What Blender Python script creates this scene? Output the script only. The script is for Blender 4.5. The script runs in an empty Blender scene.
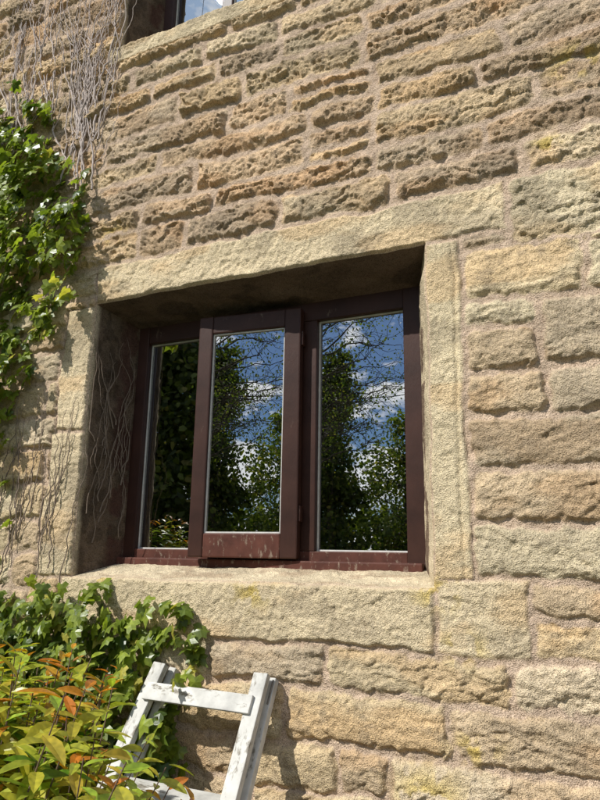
import bpy, bmesh, math, random
import numpy as np
from mathutils import Vector, Matrix, Euler
random.seed(7); rng=np.random.default_rng(11)
sc=bpy.context.scene
sc.view_settings.view_transform='Standard'; sc.view_settings.look='None'; sc.view_settings.exposure=0
LINK=sc.collection.objects.link

# ---------------------------------------------------------------- helpers
def empty(name,loc=(0,0,0)):
    o=bpy.data.objects.new(name,None); LINK(o); o.location=loc; o.empty_display_size=.1; return o
def node_mat(name):
    m=bpy.data.materials.new(name); m.use_nodes=True; nt=m.node_tree
    b=nt.nodes["Principled BSDF"]; return m,nt,b
def N(nt,t,**k):
    n=nt.nodes.new(t)
    for a,v in k.items(): setattr(n,a,v)
    return n
def noise(nt,scale,detail=4,rough=.6,vec=None):
    n=N(nt,"ShaderNodeTexNoise"); n.inputs["Scale"].default_value=scale; n.inputs["Detail"].default_value=detail; n.inputs["Roughness"].default_value=rough
    if vec is not None: nt.links.new(vec,n.inputs["Vector"])
    return n
def ramp(nt,src,stops):
    r=N(nt,"ShaderNodeValToRGB"); e=r.color_ramp.elements
    while len(e)<len(stops): e.new(.5)
    for i,(p,c) in enumerate(stops): e[i].position=p; e[i].color=(*c,1)
    nt.links.new(src,r.inputs[0]); return r
def mixc(nt,fac,a,b,mode='MIX'):
    m=N(nt,"ShaderNodeMix",data_type='RGBA',blend_type=mode)
    for sock,v in ((m.inputs[0],fac),(m.inputs[6],a),(m.inputs[7],b)):
        if hasattr(v,"links"): nt.links.new(v,sock)
        elif isinstance(v,(int,float)): sock.default_value=v
        else: sock.default_value=(*v,1)
    return m.outputs[2]
def bump(nt,b,src,strength,dist=.01):
    n=N(nt,"ShaderNodeBump"); n.inputs["Strength"].default_value=strength; n.inputs["Distance"].default_value=dist
    nt.links.new(src,n.inputs["Height"]); nt.links.new(n.outputs[0],b.inputs["Normal"]); return n

def np_mesh(name,verts,faces_flat,k,mat,col=None,smooth=True):
    me=bpy.data.meshes.new(name); nv=len(verts); nf=len(faces_flat)
    me.vertices.add(nv); me.vertices.foreach_set("co",np.asarray(verts,dtype=np.float32).ravel())
    me.loops.add(nf*k); me.loops.foreach_set("vertex_index",np.asarray(faces_flat,dtype=np.int32).ravel())
    me.polygons.add(nf); me.polygons.foreach_set("loop_start",np.arange(0,nf*k,k,dtype=np.int32))
    me.polygons.foreach_set("loop_total",np.full(nf,k,dtype=np.int32))
    me.polygons.foreach_set("use_smooth",np.full(nf,smooth,dtype=bool))
    me.update(calc_edges=True)
    if col is not None:
        a=me.color_attributes.new("col",'FLOAT_COLOR','POINT')
        c=np.ones((nv,4),dtype=np.float32); c[:,:3]=col; a.data.foreach_set("color",c.ravel())
    me.materials.append(mat)
    o=bpy.data.objects.new(name,me); LINK(o); return o

def box(name,x0,x1,y0,y1,z0,z1,mat,bev=.003,parent=None):
    bm=bmesh.new(); bmesh.ops.create_cube(bm,size=1)
    cx,cy,cz=(x0+x1)/2,(y0+y1)/2,(z0+z1)/2
    for v in bm.verts: v.co=Vector((v.co.x*(x1-x0),v.co.y*(y1-y0),v.co.z*(z1-z0)))
    if bev>0: bmesh.ops.bevel(bm,geom=list(bm.edges),offset=bev,segments=2,affect='EDGES',profile=.6)
    me=bpy.data.meshes.new(name); bm.to_mesh(me); bm.free(); me.materials.append(mat)
    o=bpy.data.objects.new(name,me); LINK(o); o.location=(cx,cy,cz)
    if parent: o.parent=parent
    return o
def beam(name,p0,p1,w,d,mat,bev=.004,parent=None,xdir=Vector((1,0,0))):
    p0=Vector(p0);p1=Vector(p1); z=(p1-p0); L=z.length; z.normalize()
    y=z.cross(xdir).normalized(); x=y.cross(z).normalized()
    o=box(name,-w/2,w/2,-d/2,d/2,-L/2,L/2,mat,bev)
    M=Matrix((x,y,z)).transposed().to_4x4(); M.translation=(p0+p1)/2
    o.matrix_world=M
    if parent: o.parent=parent
    return o

def _h(ix,iy,seed):
    h=(ix.astype(np.int64)*374761393+iy.astype(np.int64)*668265263+seed*1442695041)&0xffffffff
    h=((h^(h>>13))*1274126177)&0xffffffff
    h=(h^(h>>16))&0xffffffff
    return h.astype(np.float64)/4294967295.0
def vn(x,y,seed=0):
    ix=np.floor(x);iy=np.floor(y);fx=x-ix;fy=y-iy
    fx=fx*fx*fx*(fx*(fx*6-15)+10);fy=fy*fy*fy*(fy*(fy*6-15)+10)
    ix=ix.astype(np.int64);iy=iy.astype(np.int64)
    a=_h(ix,iy,seed);b=_h(ix+1,iy,seed);c=_h(ix,iy+1,seed);d=_h(ix+1,iy+1,seed)
    return (a+(b-a)*fx)*(1-fy)+(c+(d-c)*fx)*fy
def fbm(x,y,o=4,seed=0,g=.5):
    s=0;a=1;t=0
    for i in range(o):
        k=2.03**i
        s=s+a*vn(x*k+i*17.3,y*k-i*9.1,seed+i*31); t+=a; a*=g
    return s/t
def sm(x): x=np.clip(x,0,1); return x*x*(3-2*x)

# ---------------------------------------------------------------- materials
def stone_mat():
    m,nt,b=node_mat("sandstone")
    at=N(nt,"ShaderNodeAttribute"); at.attribute_name="col"
    tc=N(nt,"ShaderNodeTexCoord")
    n1=noise(nt,55,3,.78,tc.outputs["Object"]); r1=ramp(nt,n1.outputs[0],[(.3,(.72,.69,.64)),(.5,(1,1,1)),(.72,(1.15,1.13,1.07))])
    c=mixc(nt,.85,at.outputs["Color"],r1.outputs[0],'MULTIPLY')
    n2=noise(nt,260,1,.7,tc.outputs["Object"]); r2=ramp(nt,n2.outputs[0],[(.32,(.56,.53,.49)),(.5,(1,1,1)),(.7,(1.2,1.18,1.13))])
    c=mixc(nt,.9,c,r2.outputs[0],'MULTIPLY')
    nt.links.new(c,b.inputs["Base Color"]); b.inputs["Roughness"].default_value=.95
    b.inputs["Specular IOR Level"].default_value=.1
    add=N(nt,"ShaderNodeMath",operation='ADD'); nt.links.new(n1.outputs[0],add.inputs[0])
    mu=N(nt,"ShaderNodeMath",operation='MULTIPLY'); mu.inputs[1].default_value=.7; nt.links.new(n2.outputs[0],mu.inputs[0]); nt.links.new(mu.outputs[0],add.inputs[1])
    bump(nt,b,add.outputs[0],1.0,.008)
    return m
STONE=stone_mat()
def simple(name,col,rough=.6,var=.15,scale=20,bmp=.2,metal=0,bd=.003):
    m,nt,b=node_mat(name); tc=N(nt,"ShaderNodeTexCoord")
    n=noise(nt,scale,3,.65,tc.outputs["Object"])
    r=ramp(nt,n.outputs[0],[(.3,tuple(c*(1-var) for c in col)),(.7,tuple(min(1,c*(1+var)) for c in col))])
    nt.links.new(r.outputs[0],b.inputs["Base Color"]); b.inputs["Roughness"].default_value=rough; b.inputs["Metallic"].default_value=metal
    bump(nt,b,n.outputs[0],bmp,bd); return m
def paint_worn(name,paint,under,thr,rough,scale=14,spec=.5,soft=.03):
    m,nt,b=node_mat(name); tc=N(nt,"ShaderNodeTexCoord")
    mp=N(nt,"ShaderNodeMapping"); mp.inputs["Scale"].default_value=(1.5,1.5,.6); nt.links.new(tc.outputs["Object"],mp.inputs[0])
    n=noise(nt,scale,8,.72,mp.outputs[0]); r=ramp(nt,n.outputs[0],[(thr,(0,0,0)),(thr+soft,(1,1,1))])
    n2=noise(nt,scale*.5,4,.6,tc.outputs["Object"]); r2=ramp(nt,n2.outputs[0],[(.3,tuple(c*.66 for c in paint)),(.7,tuple(min(1,c*1.2) for c in paint))])
    n3=noise(nt,90,4,.6,mp.outputs[0]); r3=ramp(nt,n3.outputs[0],[(.3,tuple(c*.6 for c in under)),(.7,under)])
    c=mixc(nt,r.outputs[0],r2.outputs[0],r3.outputs[0])
    nt.links.new(c,b.inputs["Base Color"]); b.inputs["Roughness"].default_value=rough; b.inputs["Specular IOR Level"].default_value=spec
    bump(nt,b,n.outputs[0],.35,.004); return m
FRAME=paint_worn("brown_red_paint",(.046,.019,.013),(.12,.08,.06),.63,.45,spec=.25)
FRAMEW=paint_worn("worn_sunlit_red_paint",(.095,.034,.023),(.26,.19,.14),.57,.6,34,.2,.06)  # worn paint of the lower rails, with sunlit brightness painted into the red
WHITE=paint_worn("worn_white_paint",(.58,.565,.52),(.27,.24,.19),.55,.65,20,.3,.08)
METAL=simple("dull_steel",(.20,.19,.17),.5,.3,60,.2,.7)
BEAD=simple("glazing_bead",(.55,.53,.49),.6)
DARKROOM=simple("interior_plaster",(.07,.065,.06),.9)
TIMBER=simple("dark_timber",(.06,.035,.025),.7)
ROOFM=simple("slate",(.09,.09,.10),.7,.3,8)
def glass_mat():
    m=bpy.data.materials.new("window_glass"); m.use_nodes=True; nt=m.node_tree; nt.nodes.clear()
    o=N(nt,"ShaderNodeOutputMaterial"); mx=N(nt,"ShaderNodeMixShader"); t=N(nt,"ShaderNodeBsdfTransparent"); t.inputs[0].default_value=(.72,.76,.74,1)
    g=N(nt,"ShaderNodeBsdfGlossy"); g.inputs["Roughness"].default_value=.0; g.inputs[0].default_value=(.97,.99,1,1)
    fr=N(nt,"ShaderNodeFresnel"); fr.inputs[0].default_value=4.6
    tc=N(nt,"ShaderNodeTexCoord"); n=noise(nt,2.2,1,.5,tc.outputs["Object"]); bp=N(nt,"ShaderNodeBump"); bp.inputs["Strength"].default_value=.14; bp.inputs["Distance"].default_value=.01
    nt.links.new(n.outputs[0],bp.inputs["Height"]); nt.links.new(bp.outputs[0],g.inputs["Normal"])
    nt.links.new(fr.outputs[0],mx.inputs[0]); nt.links.new(t.outputs[0],mx.inputs[1]); nt.links.new(g.outputs[0],mx.inputs[2]); nt.links.new(mx.outputs[0],o.inputs[0]); return m
GLASS=glass_mat()
def leaf_mat(name,trans=.35,rough=.38,tex=True):
    m=bpy.data.materials.new(name); m.use_nodes=True; nt=m.node_tree; b=nt.nodes["Principled BSDF"]; o=nt.nodes["Material Output"]
    at=N(nt,"ShaderNodeAttribute"); at.attribute_name="col"; c=at.outputs["Color"]
    if tex:
        tc=N(nt,"ShaderNodeTexCoord"); n=noise(nt,60,1,.6,tc.outputs["Object"]); r=ramp(nt,n.outputs[0],[(.3,(.65,.68,.65)),(.7,(1.25,1.22,1.1))])
        c=mixc(nt,.85,c,r.outputs[0],'MULTIPLY'); bump(nt,b,n.outputs[0],.25,.003)
    nt.links.new(c,b.inputs["Base Color"]); b.inputs["Roughness"].default_value=rough
    tr=N(nt,"ShaderNodeBsdfTranslucent"); c2=mixc(nt,1,c,(1.5,1.6,.7),'MULTIPLY'); nt.links.new(c2,tr.inputs[0])
    mx=N(nt,"ShaderNodeMixShader"); mx.inputs[0].default_value=trans
    nt.links.new(b.outputs[0],mx.inputs[1]); nt.links.new(tr.outputs[0],mx.inputs[2]); nt.links.new(mx.outputs[0],o.inputs[0]); return m
LEAF=leaf_mat("leaf",.38,.36); LEAFT=leaf_mat("tree_leaf",.3,.6,False)
BARK=simple("bark",(.10,.08,.06),.9,.4,12,.6)
STEM=simple("ivy_stem_bark",(.46,.385,.34),.9,.3,60,.3)
STEMD=simple("dark_stem",(.14,.09,.06),.8,.25,60,.3)
STEMJ=simple("shaded_stem_bark",(.20,.15,.11),.9,.3,60,.3)

# ---------------------------------------------------------------- stone layout
OX0,OX1,OZ0,OZ1=-2.075,-.54,1.505,2.715
UZ0,UZ1=4.10,5.31
blocks=[]
def courses(zs,xa,xb,wmin,wmax,kind=0):
    for z0,z1 in zip(zs[:-1],zs[1:]):
        x=xa-random.uniform(0,.4)
        while x<xb:
            w=random.uniform(wmin,wmax)*(1 if random.random()<.75 else 1.5)
            if z1-z0>.13 and random.random()<.10 and w<.4:
                zm=z0+(z1-z0)*random.uniform(.42,.58)
                blocks.append((x,x+w,z0,zm,kind)); blocks.append((x,x+w,zm,z1,kind))
            else: blocks.append((x,x+w,z0,z1,kind))
            x+=w
courses([0,.2,.38,.55,.71,.86,.99,1.16,1.30],-8,4,.28,.6,2)
courses([1.30,1.45,1.60,1.74,1.90,2.05,2.20,2.36,2.50,2.62,2.76,2.90],-8,4,.25,.5,2)
courses([2.90,3.045,3.16,3.31,3.42,3.56,3.71,3.82,3.94,4.06,4.2,4.33,4.47,4.6,4.74,4.88,5.02,5.16,5.3,5.46,5.6,5.76,5.9,6.05],-8,4,.24,.55,0)
SP=[(-2.08,-.25,2.71,2.90,1),(-.54,-.405,1.50,2.71,3),(-2.27,-2.07,1.50,2.12,1),(-2.25,-2.07,2.12,2.71,1),
 (-.405,-.02,2.46,2.655,2),(-.405,-.17,2.365,2.46,2),(-.405,-.17,2.22,2.365,2),(-.405,-.15,2.065,2.22,2),(-.17,.13,2.22,2.46,2),(-.15,.13,2.065,2.22,2),
 (-.405,.06,1.88,2.065,2),(-.41,.03,1.71,1.88,2),(-.415,.10,1.535,1.71,2),(-.02,.3,2.46,2.64,2),(.06,.4,1.88,2.065,2),(.03,.36,1.71,1.88,2),(.10,.4,1.535,1.71,2),
 (-.25,.16,2.655,2.90,2),(-.405,-.25,2.655,2.712,2),(.13,.45,2.22,2.46,2),(.13,.4,2.065,2.22,2),(.16,.5,2.64,2.9,2),
 (-2.12,-.535,1.30,1.51,1),(-.535,-.24,1.30,1.535,1),(-.24,.12,1.42,1.535,2),(-.24,.16,1.30,1.42,2),(-2.3,-2.12,1.30,1.50,2),
 (-1.72,-1.38,1.165,1.30,2),(-1.38,-.91,1.165,1.30,2),(-.91,-.31,1.165,1.30,2),(-.31,.1,1.165,1.30,2),
 (-1.5,-1.07,.99,1.165,2),(-1.07,-.50,.99,1.165,2),(-.50,.05,.99,1.165,2),(-1.25,-.87,.84,.99,2),(-.87,-.70,.84,.985,2),(-.70,.0,.84,.99,2),
 (-2.14,-.50,3.995,4.11,1)]
blocks+=SP
B=np.array([b[:4] for b in blocks]); K=np.array([b[4] for b in blocks]); nb=len(blocks)
pal=np.array([(.63,.51,.33),(.67,.565,.385),(.57,.44,.29),(.52,.42,.295),(.64,.50,.31),(.61,.50,.35)])
pc=pal[rng.integers(0,len(pal),nb)]*rng.uniform(.90,1.08,(nb,1))
pc[K==1]=np.array((.66,.545,.365))*rng.uniform(.94,1.05,((K==1).sum(),1)); pc[K==3]=np.array((.67,.56,.375))
up=(K==0); pc[up]=pc[up]*np.array((1.02,.965,.95))
off=rng.uniform(0,.012,nb); off[(K==1)|(K==3)]=.004
amp=rng.uniform(.65,1.25,nb); so=rng.uniform(0,50,nb); tilt=rng.uniform(-.6,.9,nb)
kind_amp=np.array([.92,.24,.44,.16])[K]*amp
tool=((rng.uniform(0,1,nb)<.55)&(K==2)).astype(float); tang=rng.uniform(-.35,.6,nb)
tool[K==1]=.5; tang[K==1]=1.2
jw=np.array([.010,.004,.008,.004])[K]*rng.uniform(.7,1.5,nb); rw=np.array([.018,.010,.014,.008])[K]*rng.uniform(.7,1.4,nb)
lich=[(-.53,1.49,.07),(-1.2,1.47,.07),(-.57,.90,.10),(.02,3.30,.08),(-.45,1.33,.06),(-.1,3.0,.05),(-1.9,1.48,.06),(-2.0,3.05,.06),(-.42,1.05,.06)]

def wall_surface(xs,zs):
    Xg,Zg=np.meshgrid(xs,zs)
    wx=(fbm(Xg*5,Zg*5,3,5)-.5)*.044+(vn(Xg*28,Zg*28,9)-.5)*.010
    wz=(fbm(Xg*2.4+9,Zg*2.4,2,6)-.5)*.036+(fbm(Xg*9,Zg*9,2,16)-.5)*.022+(vn(Xg*26,Zg*26,19)-.5)*.009
    def boxd(z0,z1):
        dx=np.maximum(np.maximum(OX0-Xg,Xg-OX1),0); dz=np.maximum(np.maximum(z0-Zg,Zg-z1),0); return np.hypot(dx,dz)
    dop=np.minimum(boxd(OZ0,OZ1),boxd(UZ0,UZ1)); calm=.12+.88*sm((dop-.02)/.22)
    Xw=Xg+wx*calm; Zw=Zg+wz*calm
    D=np.full(Xg.shape,-.02); ID=np.zeros(Xg.shape,dtype=np.int32); m=.06
    for i,(a,b,c,d) in enumerate(B):
        i0=np.searchsorted(xs,a-m);i1=np.searchsorted(xs,b+m);j0=np.searchsorted(zs,c-m);j1=np.searchsorted(zs,d+m)
        if i1<=i0 or j1<=j0: continue
        xw=Xw[j0:j1,i0:i1];zw=Zw[j0:j1,i0:i1]
        ins=(xw>=a)&(xw<b)&(zw>=c)&(zw<d)
        r=.03 if K[i] in (0,2) else .006
        hx=(b-a)/2;hz=(d-c)/2; qx=np.abs(xw-(a+b)/2)-hx+r; qz=np.abs(zw-(c+d)/2)-hz+r
        dd=-(np.hypot(np.maximum(qx,0),np.maximum(qz,0))+np.minimum(np.maximum(qx,qz),0)-r)
        D[j0:j1,i0:i1][ins]=dd[ins]; ID[j0:j1,i0:i1][ins]=i
    s=so[ID]; A=kind_amp[ID]; rough=((K[ID]==0)|(K[ID]==2)).astype(float)
    xx=Xg+s; zz=Zg+s*1.7
    De=D+(fbm(Xg*38,Zg*38,3,77)-.5)*.022*rough
    e=sm((De-jw[ID])/rw[ID])
    qx=xx+(fbm(xx*10,zz*10,3,41)-.5)*.10; qz=zz+(fbm(xx*8,zz*8,3,42)-.5)*.07
    n1=fbm(qx*2.6,qz*6,2,1)-.5; n2=fbm(qx*12,qz*26,3,2,.6)-.5; n3=fbm(xx*55,zz*75,4,3,.75)-.5
    led=-zz*11+(fbm(qx*4,qz*6,4,8,.6))*4.2; fr=led-np.floor(led); saw=fr*sm((1-fr)/.10)
    msk=sm((fbm(xx*4,zz*7,2,48)-.42)/.16)
    led2=-zz*34+(fbm(qx*9,qz*14,3,18))*7; fr2=led2-np.floor(led2); saw2=fr2*sm((1-fr2)/.15)
    pit=sm((fbm(qx*17,qz*26,3,61)-.64)/.08)
    zt=(Zg-B[ID,2])/(B[ID,3]-B[ID,2])-.5
    face=.012+off[ID]+A*(.036*n1+.015*n2+.024*n3+.016*(saw-.4)*msk+.005*(saw2-.4)-.010*pit)-tilt[ID]*.012*zt*rough+.006*rough*sm(D/.05)
    ta=tang[ID]; tv=-xx*np.sin(ta)+zz*np.cos(ta); tu=xx*np.cos(ta)+zz*np.sin(ta)
    tm=sm((fbm(xx*5,zz*5,2,149)-.35)/.2)
    face+=tool[ID]*tm*.0070*(vn(tu*9,tv*62,151)-.5+.5*(vn(tu*14,tv*110,152)-.5))
    sl=1-rough; face+=sl*((fbm(xx*70,zz*70,3,72)-.5)*.005+(fbm(xx*5,zz*9,3,73)-.5)*.008)
    g=(K[ID]==3)*np.exp(-((Xg-(-.436))/.007)**2)*.007; face-=g
    face=np.maximum(face,.001)
    mort=.009+(fbm(Xg*30,Zg*30,4,91)-.5)*.013+(fbm(Xg*5,Zg*5,2,92)-.5)*.014
    h=mort*(1-e)+face*e
    sill=((K[ID]==1)&(np.abs(B[ID,2]-1.30)<.001)&(B[ID,1]<-.5))|((K[ID]==1)&(B[ID,2]>3.9))
    h+=sill*e*.008
    h*=sm(dop/.010)
    base=pc[ID]
    v=.78+.46*fbm(xx*7,zz*9,4,101); base=base*v[...,None]
    iron=sm((fbm(xx*3,zz*7,4,103)-.50)/.16)[...,None]*.5; base=base*(1-iron)+base*np.array((.95,.79,.64))*iron
    stain=sm((fbm(Xg*4.2,Zg*7,5,105)-.54)/.14)*rough*np.where(Zg>2.7,.44,.18); stain=np.maximum(stain,.38*sm((fbm(Xg*22,Zg*26,4,107)-.62)/.10)*rough)
    stain=np.maximum(stain,.32*sm((fbm(Xg*5,Zg*8,5,108)-.54)/.12)*sl)
    base=base*(1-stain[...,None])+np.array((.21,.17,.125))*stain[...,None]
    mc=np.array((.55,.42,.315))*(.8+.4*fbm(Xg*18,Zg*18,3,111))[...,None]
    ec=sm((De-jw[ID]*.6)/.012)[...,None]; col=mc*(1-ec)+base*ec
    for lx,lz,lr in lich:
        q=np.exp(-(((Xg-lx)/lr)**2+((Zg-lz)/(lr*.7))**2))*sm((fbm(Xg*28,Zg*28,4,121)-.44)/.16)*.75
        col=col*(1-q[...,None])+np.array((.58,.43,.08))*q[...,None]
    return Xg,Zg,h,col

def wseam(x,y,z):
    dx=(fbm(z*9+y*7,x*9,3,201)-.5)*.016; dz=(fbm(x*8+y*7,z*8+3,3,202)-.5)*.016
    return dx,dz
def grid(name,P3,mask,mat,col):
    nz,nx=P3.shape[:2]; idx=np.arange(nz*nx).reshape(nz,nx)
    f=np.stack([idx[:-1,:-1],idx[:-1,1:],idx[1:,1:],idx[1:,:-1]],-1)
    if mask is not None: f=f[mask]
    return np_mesh(name,P3.reshape(-1,3),f.reshape(-1,4),4,mat,col.reshape(-1,3))
def pieces(bp,step):
    out=[]
    for a,b in zip(bp[:-1],bp[1:]):
        n=max(1,int(round((b-a)/step))); out.append(np.linspace(a,b,n,endpoint=False))
    return np.concatenate(out+[np.array([bp[-1]])])
house=empty("stone_house")
def wall_panel(name,bx,bz,step):
    xs=pieces(bx,step);zs=pieces(bz,step)
    Xg,Zg,h,col=wall_surface(xs,zs); dx,dz=wseam(Xg,0*Xg,Zg)
    P3=np.stack([Xg+dx,-h,Zg+dz],-1)
    xc=(xs[:-1]+xs[1:])/2;zc=(zs[:-1]+zs[1:])/2
    XC,ZC=np.meshgrid(xc,zc)
    hole=(XC>OX0)&(XC<OX1)&(((ZC>OZ0)&(ZC<OZ1))|((ZC>UZ0)&(ZC<UZ1)))
    o=grid(name,P3,~hole,STONE,col); o.parent=house
wall_panel("front_wall",[-3.4,OX0,OX1,.6],[.3,OZ0,OZ1,UZ0,4.95],.0047)
wall_panel("front_wall_upper",[-3.4,OX0,OX1,.6],[4.95,UZ1,6.0],.02)
wall_panel("front_wall_base",[-3.4,.6],[0,.3],.02)
wall_panel("front_wall_west",[-8,-3.4],[0,6.0],.02)
wall_panel("front_wall_east",[.6,4.0],[0,6.0],.02)

IX0,IX1,YD=-1.992,-.622,.222
def reveal(name,z0,z1,iz0,iz1,yd=YD,ix0=IX0,ix1=IX1):
    c=[(OX0,z0),(OX1,z0),(OX1,z1),(OX0,z1)]; ic=[(ix0,iz0),(ix1,iz0),(ix1,iz1),(ix0,iz1)]
    lab=["sill","jamb_east","head","jamb_west"]
    for k in range(4):
        a,b=c[k],c[(k+1)%4]; ia,ib=ic[k],ic[(k+1)%4]
        L=math.hypot(a[0]-b[0],a[1]-b[1]); n=int(L/.006); nt_=38
        S,T=np.meshgrid(np.linspace(0,1,n),np.linspace(0,1,nt_))
        ox=a[0]+(b[0]-a[0])*S; oz=a[1]+(b[1]-a[1])*S; jx=ia[0]+(ib[0]-ia[0])*S; jz=ia[1]+(ib[1]-ia[1])*S
        dx,dz=wseam(ox,0*ox,oz); fade=(1-T)
        x=ox+(jx-ox)*T+dx*fade; z=oz+(jz-oz)*T+dz*fade; y=yd*T
        nx_,nz_=[(0,1),(-1,0),(0,-1),(1,0)][k]
        u=S*L
        d=((fbm(u*9+k*7,T*3,4,301+k)-.5)*.024+(fbm(u*60,T*12,3,311)-.5)*.008)*np.sin(np.pi*T)**.6*np.minimum(1,np.minimum(S,1-S)*30)
        x=x+nx_*d; z=z+nz_*d
        base=[np.array((.63,.53,.37)),np.array((.58,.48,.33)),np.array((.14,.10,.075)),np.array((.15,.11,.078))][k]  # head and west jamb darkened: their shade is painted into the stone colour
        col=base*(.66+.62*fbm(u*8+k,T*3,4,321))[...,None]
        if k==0:
            q=sm((fbm(u*7,T*4,4,331)-.52)/.1)*.6; col=col*(1-q[...,None])+np.array((.42,.31,.21))*q[...,None]
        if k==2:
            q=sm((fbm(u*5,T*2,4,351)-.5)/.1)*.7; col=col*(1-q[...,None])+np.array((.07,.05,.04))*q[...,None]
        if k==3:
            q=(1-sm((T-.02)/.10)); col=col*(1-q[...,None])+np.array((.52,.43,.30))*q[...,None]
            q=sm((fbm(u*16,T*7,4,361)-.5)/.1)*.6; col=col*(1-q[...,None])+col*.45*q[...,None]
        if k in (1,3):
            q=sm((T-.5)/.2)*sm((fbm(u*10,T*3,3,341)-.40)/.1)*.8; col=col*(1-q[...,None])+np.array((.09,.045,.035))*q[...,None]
        P3=np.stack([x,y,z],-1)
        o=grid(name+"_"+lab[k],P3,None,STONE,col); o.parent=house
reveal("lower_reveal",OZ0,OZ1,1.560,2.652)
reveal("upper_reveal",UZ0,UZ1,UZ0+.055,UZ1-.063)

# ---------------------------------------------------------------- windows
def glaze(p,x0,x1,z0,z1,y,tag):
    me=bpy.data.meshes.new("glass"); me.from_pydata([(x0,y,z0),(x1,y,z0),(x1,y,z1),(x0,y,z1)],[],[(0,1,2,3)]); me.materials.append(GLASS)
    o=bpy.data.objects.new("glass_"+tag,me); LINK(o); o.parent=p
    w=.006
    box("bead_l_"+tag,x0,x0+w,y-.008,y-.001,z0,z1,BEAD,.001,p); box("bead_r_"+tag,x1-w,x1,y-.008,y-.001,z0,z1,BEAD,.001,p)
    box("bead_b_"+tag,x0+w,x1-w,y-.009,y-.001,z0,z0+w,BEAD,.001,p); box("bead_t_"+tag,x0+w,x1-w,y-.009,y-.001,z1-w,z1,BEAD,.001,p)
def window(dz,tag,open_deg,locz):
    p=empty("window_"+tag,(0,.052,locz)); p.parent=house; p.scale=(1.025,1,1.025)
    yf,yb=.165,.235
    box("frame_stile_l",-1.968,-1.888,yf,yb,1.545+dz,2.64+dz,FRAME,.004,p)
    box("frame_stile_r",-.672,-.596,yf,yb,1.545+dz,2.64+dz,FRAME,.004,p)
    box("frame_head",-1.888,-.672,yf+.003,yb,2.548+dz,2.64+dz,FRAME,.004,p)
    box("frame_rail",-1.888,-.672,yf+.003,yb,1.54+dz,1.618+dz,FRAMEW,.004,p)
    box("frame_sill",-1.955,-.61,yf-.032,yf-.002,1.545+dz,1.582+dz,FRAMEW,.006,p)
    box("mullion_l",-1.585,-1.525,yf+.002,yb,1.618+dz,2.548+dz,FRAME,.004,p)
    box("mullion_r",-1.098,-1.036,yf+.002,yb,1.618+dz,2.548+dz,FRAME,.004,p)
    glaze(p,-1.888,-1.585,1.618+dz,2.548+dz,.20,"l"); glaze(p,-1.036,-.672,1.618+dz,2.548+dz,.20,"r")
    h=empty("casement_"+tag,(-1.092,.163,0)); h.parent=p
    z0,z1=1.588+dz,2.595+dz; W=.462
    box("casement_stile_l",-W,-W+.064,-.046,0,z0,z1,FRAME,.006,h); box("casement_stile_r",-.070,0,-.046,0,z0,z1,FRAME,.006,h)
    box("casement_top",-W+.064,-.070,-.044,0,z1-.078,z1,FRAME,.006,h); box("casement_bottom",-W+.064,-.070,-.044,0,z0,z0+.094,FRAMEW if open_deg else FRAME,.006,h)
    glaze(h,-W+.064,-.070,z0+.094,z1-.078,-.026,"c")
    for zz in (z0+.14,z1-.16): box("hinge",-.004,.008,-.036,-.004,zz,zz+.06,FRAME,.002,h)
    h.rotation_euler=(0,0,math.radians(open_deg))
    box("stay",-W+.02,-W+.20,.004,.012,z0+.03,z0+.045,METAL,.002,h)
    r=empty("room_"+tag); r.parent=p
    x0,x1,zz0,zz1,ya,yb2=-2.6,-.1,1.40+dz,2.95+dz,.245,3.0
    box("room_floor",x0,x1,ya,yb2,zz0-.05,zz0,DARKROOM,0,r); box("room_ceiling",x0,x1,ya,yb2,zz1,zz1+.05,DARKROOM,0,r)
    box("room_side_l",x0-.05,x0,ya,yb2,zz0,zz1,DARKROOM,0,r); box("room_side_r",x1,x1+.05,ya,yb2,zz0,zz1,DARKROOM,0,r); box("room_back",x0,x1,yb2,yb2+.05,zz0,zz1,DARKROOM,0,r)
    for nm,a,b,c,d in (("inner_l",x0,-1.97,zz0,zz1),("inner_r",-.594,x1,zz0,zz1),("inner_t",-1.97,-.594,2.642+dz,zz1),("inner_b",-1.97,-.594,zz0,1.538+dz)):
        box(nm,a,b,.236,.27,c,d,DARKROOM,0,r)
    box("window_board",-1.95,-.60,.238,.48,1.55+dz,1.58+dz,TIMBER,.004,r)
    return p
window(0,"lower",6.2,-.040)
window(UZ0-OZ0,"upper",0,-.104)
box("side_wall_w",-8.0,-7.6,.03,7.0,0,6.0,DARKROOM,0,house)
box("side_wall_e",3.6,4.0,.03,7.0,0,6.0,DARKROOM,0,house)
box("back_wall",-7.6,3.6,6.6,7.0,0,6.0,DARKROOM,0,house)
box("eaves_gutter",-8.2,4.2,-.28,-.16,5.98,6.08,TIMBER,.02,house)
me=bpy.data.meshes.new("roof"); me.from_pydata([(-8.3,-.3,6.05),(4.3,-.3,6.05),(4.3,3.5,8.6),(-8.3,3.5,8.6),(-8.3,7.3,6.05),(4.3,7.3,6.05)],[],[(0,1,2,3),(3,2,5,4),(0,3,4),(1,5,2),(0,4,5,1)]); me.materials.append(ROOFM)
o=bpy.data.objects.new("roof",me); LINK(o); o.parent=house

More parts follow.
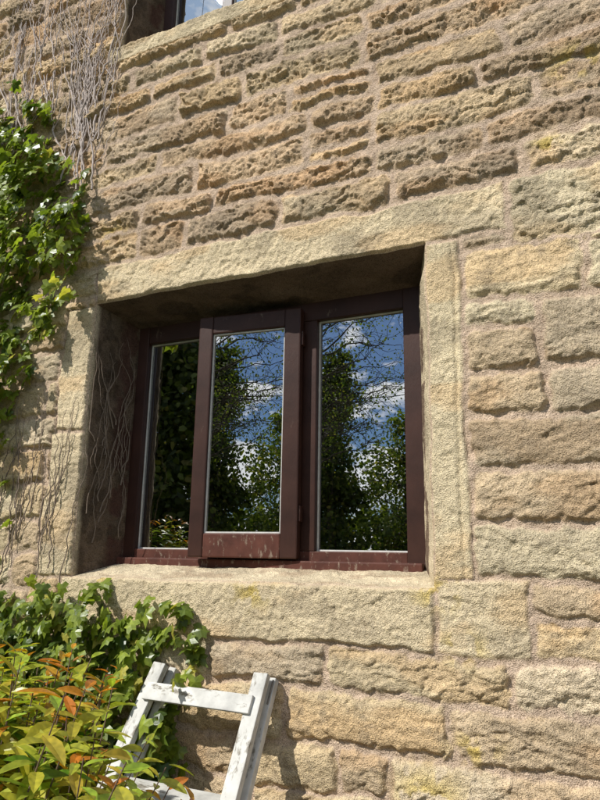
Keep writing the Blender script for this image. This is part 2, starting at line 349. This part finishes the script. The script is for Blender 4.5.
def lathe(name,prof,mat,seg=24,parent=None):
    v=[];f=[]
    for r,z in prof:
        for i in range(seg): a=2*math.pi*i/seg; v.append((r*math.cos(a),r*math.sin(a),z))
    for j in range(len(prof)-1):
        for i in range(seg): f.append((j*seg+i,j*seg+(i+1)%seg,(j+1)*seg+(i+1)%seg,(j+1)*seg+i))
    me=bpy.data.meshes.new(name); me.from_pydata(v,[],f); me.materials.append(mat)
    for p in me.polygons: p.use_smooth=True
    o=bpy.data.objects.new(name,me); LINK(o)
    if parent: o.parent=parent
    return o
bt=empty("cleaning_bottle",(-.785,.325,1.581))
lathe("body",[(0,0),(.026,0),(.028,.005),(.028,.15),(.024,.175),(.012,.19),(.012,.20)],simple("white_plastic",(.8,.8,.8),.3,.03),parent=bt)
lathe("label",[(.0285,.05),(.0290,.052),(.0290,.095),(.0285,.097)],simple("red_label",(.6,.03,.02),.4,.05),parent=bt)
lathe("cap",[(.014,.20),(.014,.235),(.011,.24),(0,.24)],simple("white_cap",(.75,.75,.75),.4,.03),parent=bt)

# ---------------------------------------------------------------- stepladder
lad=empty("stepladder")
tl=Vector((-1.545,-.065,1.205)); bl=Vector((-1.66,-.80,.0)); tr_=Vector((-1.125,-.065,1.205)); br=Vector((-1.10,-.80,0))
def on(a,b,z): t=(a.z-z)/(a.z-b.z); return a+(b-a)*t
beam("front_stile_l",bl,tl,.054,.028,WHITE,.004,lad); beam("front_stile_r",br,tr_,.054,.028,WHITE,.004,lad)
bo=Vector((0,.042,-.02))
beam("rear_leg_l",bl+Vector((.045,.09,0)),tl+bo+Vector((.03,0,0)),.032,.03,WHITE,.004,lad); beam("rear_leg_r",br+Vector((.012,.09,0)),tr_+bo+Vector((.022,0,0)),.032,.03,WHITE,.004,lad)
xd=Vector((0,-.86,.51)).cross(Vector((1,0,0))).cross(Vector((1,0,0)))
for i,z in enumerate((1.125,.865,.62,.38,.15)):
    a=on(tl,bl,z)+Vector((.030,-.004,0)); b=on(tr_,br,z)+Vector((-.030,-.004,0))
    if i==0: beam("top_bar",a+Vector((-.03,-.022,0)),b+Vector((.03,-.022,-.004)),.014,.060,WHITE,.003,lad,xdir=xd)
    else: beam("tread_%d"%i,a,b,.09,.022,WHITE,.003,lad,xdir=Vector((0,1,0)))
for i,z in enumerate((.72,.25)):
    a=on(tl,bl,z)+Vector((.05,.06,0)); b=on(tr_,br,z)+Vector((-.02,.06,0)); beam("rear_brace_%d"%i,a,b,.016,.04,WHITE,.003,lad,xdir=Vector((0,1,0)))
for s,P0 in (("l",tl),("r",tr_)):
    q=P0+Vector((.032 if s=="r" else -.032,.012,-.06)); beam("hinge_plate_"+s,q+Vector((0,-.02,-.035)),q+Vector((0,.02,.035)),.005,.03,METAL,.001,lad)

# ---------------------------------------------------------------- foliage
def leaf_cloud(name,pos,nrm,tipd,size,col,tmpl,mat,parent=None):
    tv,tf=tmpl; n=len(pos)
    nrm=nrm/np.linalg.norm(nrm,axis=1,keepdims=True)
    tip=tipd-nrm*np.sum(tipd*nrm,1,keepdims=True); tip/=np.linalg.norm(tip,axis=1,keepdims=True)+1e-9
    sd=np.cross(tip,nrm)
    V=pos[:,None,:]+size[:,None,None]*(tv[None,:,0:1]*sd[:,None,:]+tv[None,:,1:2]*tip[:,None,:]+tv[None,:,2:3]*nrm[:,None,:])
    F=(tf[None]+np.arange(n)[:,None,None]*len(tv)).reshape(-1,tf.shape[1])
    C=np.repeat(col,len(tv),0)
    o=np_mesh(name,V.reshape(-1,3),F,tf.shape[1],mat,C,False)
    if parent: o.parent=parent
    return o
outl=[(.0,-.02,0),(.28,-.18,-.05),(.52,.02,-.10),(.33,.22,-.03),(.42,.48,-.10),(.20,.52,-.02),(0,.95,-.12),(-.20,.52,-.02),(-.42,.48,-.10),(-.33,.22,-.03),(-.52,.02,-.10),(-.28,-.18,-.05)]
IV=np.array([(0,.25,.05)]+outl); IF=np.array([(0,1+i,1+(i+1)%12) for i in range(12)])
ys=[0,.2,.45,.7,.9,1.0]; ws=[.02,.14,.19,.15,.07,.0]
L=[];LF=[]
for y_,w_ in zip(ys,ws):
    zc=-.22*y_*y_; L+=[(-w_,y_,zc+.35*w_),(0,y_,zc),(w_,y_,zc+.35*w_)]
for i in range(5):
    a=i*3; LF+=[(a,a+1,a+4,a+3),(a+1,a+2,a+5,a+4)]
LV=np.array(L);LF=np.array(LF)
QV=np.array([(-.3,0,0),(.3,0,0),(.38,.5,.06),(0,1,0),(-.38,.5,.06)]);QF=np.array([(0,1,2),(0,2,3),(0,3,4)])
def greens(n,light=.5):
    t=rng.uniform(0,1,(n,1))**(1.5-light)
    c=np.array((.04,.08,.014))*(1-t)+np.array((.27,.33,.045))*t
    y=(rng.uniform(0,1,(n,1))<.08); return np.where(y,np.array((.42,.38,.08)),c)*rng.uniform(.8,1.2,(n,1))
def inpoly(px,pz,poly):
    ins=np.zeros(len(px),bool); j=len(poly)-1
    for i in range(len(poly)):
        xi,zi=poly[i];xj,zj=poly[j]
        c=((zi>pz)!=(zj>pz))&(px<(xj-xi)*(pz-zi)/(zj-zi+1e-12)+xi); ins^=c; j=i
    return ins
def ivy_points(poly,n,ymax,clump=9,thr=.42,seed=0):
    P=np.array(poly); out=[]
    while sum(map(len,out))<n:
        x=rng.uniform(P[:,0].min(),P[:,0].max(),n);z=rng.uniform(P[:,1].min(),P[:,1].max(),n)
        jx=x+(fbm(x*14,z*14,3,seed+1)-.5)*.35; jz=z+(fbm(x*14,z*14,3,seed+2)-.5)*.35
        k=inpoly(jx,jz,poly); dn=fbm(x*clump,z*clump,2,seed+3); k&=dn>thr
        out.append(np.stack([x[k],-.03-ymax*rng.uniform(0,1,k.sum())*sm((dn[k]-thr)/.25),z[k]],-1))
    return np.concatenate(out)[:n]
def ivy_leaves(name,P,parent,smin,smax,light=.5):
    n=len(P); nr=np.array((-.25,-1,.55))+rng.normal(0,.45,(n,3)); nr[:,1]=-np.abs(nr[:,1])
    tp=np.array((0,-.2,-1.))+rng.normal(0,.5,(n,3))
    return leaf_cloud(name,P,nr,tp,rng.uniform(smin,smax,n),greens(n,light),(IV,IF),LEAF,parent)
def stems(name,paths,mat,parent=None):
    cu=bpy.data.curves.new(name,'CURVE'); cu.dimensions='3D'; cu.bevel_depth=1; cu.bevel_resolution=1
    for pts,r0,r1 in paths:
        s=cu.splines.new('POLY'); s.points.add(len(pts)-1)
        for i,p in enumerate(pts): s.points[i].co=(*p,1); s.points[i].radius=r0+(r1-r0)*i/(len(pts)-1)
    cu.materials.append(mat); o=bpy.data.objects.new(name,cu); LINK(o)
    if parent: o.parent=parent
    return o
def creep(x,z,ang,L,step=.03,wob=.25,y=-.03,dirbias=None,yw=.008):
    pts=[];a=ang
    for i in range(int(L/step)):
        pts.append((x,y+random.uniform(-yw,yw),z)); a+=random.gauss(0,wob)
        if dirbias is not None: a+=(dirbias-a)*.2
        x+=math.cos(a)*step; z+=math.sin(a)*step
    return pts
ivy=empty("climbing_ivy")
polyU=[(-2.70,3.98),(-2.50,3.86),(-2.40,3.55),(-2.22,3.30),(-2.14,3.12),(-2.13,2.92),(-2.26,2.66),(-2.34,2.45),(-2.46,2.26),(-2.54,2.06),(-2.75,1.95),(-3.6,1.9),(-3.6,4.2),(-2.95,3.98)]
ivy_leaves("leaves",ivy_points(polyU,3400,.20,7,.36,3),ivy,.040,.078,1.0)
polyM=[(-2.75,2.1),(-2.46,2.15),(-2.42,1.9),(-2.42,1.6),(-2.4,1.45),(-3.0,1.4),(-3.2,2.1)]
ivy_leaves("sparse_leaves",ivy_points(polyM,60,.05,9,.50,13),ivy,.035,.060,.8)
paths=[]
for i in range(34):
    x=random.uniform(-2.95,-2.12); z=random.uniform(3.5,3.9)
    if x>-2.4: z=random.uniform(3.3,3.7)
    db=random.uniform(1.40,1.85)
    p=creep(x,z,db,random.uniform(.7,1.7),wob=.13,dirbias=db)
    paths.append((p,random.uniform(.003,.0065),.0012))
    for _ in range(4):
        q=random.choice(p[3:]); paths.append((creep(q[0],q[2],random.uniform(.9,2.2),random.uniform(.15,.55),wob=.2,dirbias=random.uniform(1.2,1.9)),.0024,.0008))
stems("stems",paths,STEM,ivy)
jp=[]
for i in range(22):
    x=random.uniform(-2.62,-2.1); z=random.uniform(1.45,1.9)
    jp.append((creep(x,z,1.5,random.uniform(.2,.8),wob=.18,dirbias=1.6),.003,.001))
for i in range(22):
    t=random.uniform(.12,.85); z=random.uniform(1.58,2.15); pts=[]; dt=0
    for k in range(int(random.uniform(6,30))):
        dt=dt*.7+random.gauss(0,.022); t=min(.92,max(.07,t+dt)); z+=.022
        if z>2.62: break
        pts.append((OX0+(IX0-OX0)*t+.010,YD*t-.008,z))
    if len(pts)>2: jp.append((pts,random.uniform(.0015,.0035),.0008))
stems("lower_stems",jp,STEMJ,ivy)
low=empty("ivy_bush")
polyL=[(-3.6,1.75),(-2.75,1.62),(-2.45,1.50),(-2.2,1.42),(-2.0,1.46),(-1.75,1.38),(-1.55,1.40),(-1.40,1.36),(-1.38,1.24),(-1.44,1.1),(-1.46,.8),(-1.4,.2),(-3.6,.2)]
Pl=ivy_points(polyL,4200,.16,6,.32,23)
ivy_leaves("leaves",Pl,low,.042,.080,.75)
nB=3600; xb=rng.uniform(-3.4,-1.62,nB); zb=rng.uniform(.1,1,nB)**.7; yb_=rng.uniform(0,1,nB)
top=1.30+.10*np.sin(xb*5)+.12*(fbm(xb*6,yb_*3,2,55)-.5)-.25*yb_**2-.25*sm((xb+2.0)/.4)
Pb=np.stack([xb,-.15-.50*yb_,zb*top],-1); ivy_leaves("outer_leaves",Pb,low,.042,.080,.75)
sp=[]
for i in range(30):
    x=random.uniform(-3.2,-1.65); sp.append((creep(x,.05,1.55,random.uniform(.8,1.2),.05,.12,y=-random.uniform(.05,.35),dirbias=1.57),.007,.002))
stems("stems",sp,STEMD,low)
def shrub(name,tips,leafL,nleaf,mat=LEAF,base=None,orange=.3):
    s=empty(name); pos=[];nr=[];tp=[];sz=[];cl=[];pth=[]
    for T in tips:
        T=Vector(T); b0=Vector(base)+Vector((random.uniform(-.2,.2),random.uniform(-.15,.15),0))
        mid=(b0+T)/2+Vector((random.uniform(-.08,.08),random.uniform(-.08,.08),.05))
        pts=[]
        for k in range(13):
            t=k/12; pts.append((1-t)**2*b0+2*t*(1-t)*mid+t*t*T)
        pth.append((pts,.005,.0014)); ax=(pts[-1]-pts[-3]).normalized()
        isor=random.random()<orange; ph=random.uniform(0,6)
        e1=ax.orthogonal().normalized(); e2=ax.cross(e1)
        for k in range(nleaf):
            f_=k/(nleaf-1); d=f_*.30; q=T-ax*d+Vector((random.gauss(0,.004),)*3); a=ph+k*2.4
            out=(e1*math.cos(a)+e2*math.sin(a)); up_=.85-.8*f_
            tdir=(out*(.7+.5*f_)+ax*up_+Vector((0,0,-.15*f_))).normalized()
            nn=(ax*1.0-out*.4+Vector((random.gauss(0,.35),random.gauss(0,.35),random.gauss(.3,.25)))).normalized()
            pos.append(q);tp.append(tdir);nr.append(nn);sz.append(leafL*random.uniform(.5,1.2)*(.7 if f_<.15 else 1))
            if isor and f_<.25: c=Vector((random.uniform(.48,.64),random.uniform(.18,.30),.035))
            elif f_<.6: c=Vector((random.uniform(.30,.50),random.uniform(.36,.45),.05))
            else: c=Vector((random.uniform(.10,.26),random.uniform(.17,.30),.025))
            cl.append(c)
    A=lambda l:np.array([tuple(v) for v in l])
    leaf_cloud("leaves",A(pos),A(nr),A(tp),np.array(sz),A(cl),(LV,LF),mat,s); stems("branches",pth,STEMD,s); return s
tips=[]
for i in range(210):
    y=random.uniform(-1.10,-.66); x=random.uniform(-1.95,-.82)
    ht=1.34-1.15*max(0,x+1.17)**1.1-.12*max(0,-1.4-x)+random.uniform(-.42,.02)+(-.85-y)*.1
    tips.append((x+(-.85-y)*.5,y,ht))
shrub("golden_shrub",tips,.088,17,base=(-1.4,-.95,0),orange=.36)

# ---------------------------------------------------------------- garden (seen in reflections)
def tree(name,x,y,h,crown_r,crown_z0,n,lsize,branches=22,colmul=1.0,narrow=False,twigs=5,thick=1.0,spread=.12):
    t=empty(name); paths=[]; ends=[]
    trunk=[Vector((x+math.sin(k*.7)*.04*h/8,y+math.cos(k*.9)*.04,h*.92*k/12)) for k in range(13)]
    paths.append((trunk,h*.016*thick,h*.003*thick))
    for i in range(branches):
        t0=random.uniform(crown_z0/h,.95); b0=Vector((x,y,h*t0*.92)); a=random.uniform(0,6.28)
        frac=(t0-crown_z0/h)/(1-crown_z0/h); rr=crown_r*(math.sin(math.pi*min(1,max(.12,frac*.8+.18)))**.6)*random.uniform(.6,1.1)
        if narrow: rr=crown_r*(1-frac*.85)*random.uniform(.7,1.1)
        e=b0+Vector((math.cos(a)*rr,math.sin(a)*rr,rr*random.uniform(.1,.6)))
        pts=[b0+(e-b0)*(k/7)+Vector((random.gauss(0,.05),random.gauss(0,.05),random.gauss(0,.05)+.12*math.sin(k/7*3.1)))*min(1,k) for k in range(8)]
        paths.append((pts,h*.0035*thick,h*.0008*thick)); ends.append(pts)
        for _ in range(twigs):
            q=random.choice(pts[2:]); d=Vector((random.gauss(0,1),random.gauss(0,1),random.gauss(.2,.7))).normalized()*rr*random.uniform(.25,.5)
            sub=[q+d*(k/5)+Vector((random.gauss(0,.03),random.gauss(0,.03),random.gauss(0,.03))) for k in range(6)]; paths.append((sub,h*.0011*thick,h*.0004*thick)); ends.append(sub)
    stems("limbs",paths,BARK,t)
    allp=np.array([tuple(p) for e in ends for p in e[1:]])
    P=allp[rng.integers(0,len(allp),n)]+rng.normal(0,spread*crown_r,(n,3))
    c=greens(n,.3)*colmul; leaf_cloud("leaves",P,rng.normal(0,1,(n,3)),rng.normal(0,1,(n,3)),rng.uniform(.6,1.2,n)*lsize,c,(QV,QF),LEAFT,t)
    return t
tree("conifer",-11.0,-12.5,11,2.5,.6,15000,.20,narrow=True,branches=60,colmul=.5)
tree("conifer",-13.6,-13.5,11,2.6,.6,10000,.22,narrow=True,branches=50,colmul=.5)
tree("garden_tree",-8.9,-14.5,6.4,1.6,.8,6000,.14,branches=26,colmul=.8)
tree("garden_tree",-7.4,-13.5,5.6,1.4,.7,7000,.11,branches=30)
tree("cypress",-6.0,-12.0,7.2,1.15,.4,12000,.10,narrow=True,branches=80,colmul=.6)
tree("garden_tree",-4.3,-12.4,5.5,1.3,.6,13000,.08,branches=46,twigs=7)
tree("garden_tree",-3.3,-14.5,4.8,1.5,.6,9000,.10,branches=36)
tree("birch_tree",-5.4,-9.2,8.2,2.3,3.4,6500,.05,branches=70,twigs=11,thick=.7,spread=.06)
tree("garden_tree",-15.5,-11,9,3,.8,6000,.2,branches=30,colmul=.6)
tree("garden_tree",2.5,-15,8,3,1.0,4000,.2,branches=30)
hp=np.stack([rng.uniform(-22,10,14000),-15.8+rng.uniform(-.6,.6,14000),rng.uniform(0,2.9,14000)],-1)
hedge=leaf_cloud("hedge",hp,rng.normal(0,1,(14000,3)),rng.normal(0,1,(14000,3)),rng.uniform(.16,.30,14000),greens(14000,.2)*.8,(QV,QF),LEAFT)
gt=[(random.uniform(-6.3,-4.9),random.uniform(-5.4,-4.6),random.uniform(1.1,2.15)) for _ in range(90)]
shrub("yellow_bush",gt,.11,12,base=(-5.5,-5,0),orange=.8)

def ground_mat(name,a,b_,sc1,bm):
    m,nt,b=node_mat(name); tc=N(nt,"ShaderNodeTexCoord"); n=noise(nt,sc1,5,.65,tc.outputs["Object"]); r=ramp(nt,n.outputs[0],[(.3,a),(.7,b_)])
    nt.links.new(r.outputs[0],b.inputs["Base Color"]); b.inputs["Roughness"].default_value=.95; bump(nt,b,n.outputs[0],bm,.03); return m
def sheet(name,x0,x1,y0,y1,z,mat):
    me=bpy.data.meshes.new(name); me.from_pydata([(x0,y0,z),(x1,y0,z),(x1,y1,z),(x0,y1,z)],[],[(0,1,2,3)]); me.materials.append(mat); o=bpy.data.objects.new(name,me); LINK(o); return o
sheet("ground",-400,400,-400,400,-.004,ground_mat("grass",(.03,.06,.012),(.08,.12,.03),1.3,.5))
sheet("gravel_path",-8,4,-2.6,.0,.0,ground_mat("gravel",(.12,.10,.075),(.28,.24,.19),30,.8))

# ---------------------------------------------------------------- light
AZ=math.radians(34); EL=math.radians(44)
d=Vector((math.sin(AZ)*math.cos(EL),math.cos(AZ)*math.cos(EL),-math.sin(EL)))
sl=bpy.data.lights.new("sun",'SUN'); sl.energy=5.0; sl.angle=math.radians(.5); sl.color=(1,.975,.92)
so_=bpy.data.objects.new("sun",sl); LINK(so_); so_.rotation_euler=d.to_track_quat('-Z','Y').to_euler()
w=bpy.data.worlds.new("World"); sc.world=w; w.use_nodes=True; nt=w.node_tree; bg=nt.nodes["Background"]
sky=N(nt,"ShaderNodeTexSky"); sky.sky_type='NISHITA'; sky.sun_disc=False; sky.sun_elevation=EL
to=-d; sky.sun_rotation=math.atan2(to.x,to.y)
tc=N(nt,"ShaderNodeTexCoord"); mp=N(nt,"ShaderNodeMapping"); mp.inputs["Scale"].default_value=(1,1,2.2); nt.links.new(tc.outputs["Generated"],mp.inputs[0])
cn=noise(nt,7,5,.62,mp.outputs[0]); cr=ramp(nt,cn.outputs[0],[(.50,(0,0,0)),(.58,(1,1,1))])
blue=mixc(nt,1,sky.outputs[0],(.64,.94,1.36),'MULTIPLY')
cm=mixc(nt,cr.outputs[0],blue,(25,25.2,25.6)); nt.links.new(cm,bg.inputs[0]); bg.inputs[1].default_value=.064

cam=bpy.data.cameras.new("camera"); co=bpy.data.objects.new("camera",cam); LINK(co); sc.camera=co
co.location=(0,-2.2,1.6); co.rotation_euler=Euler((math.radians(103.277),math.radians(-.996),math.radians(24.891)),'XYZ')
cam.sensor_width=36; cam.sensor_fit='AUTO'; cam.lens=29.73; cam.clip_start=.05; cam.clip_end=2000
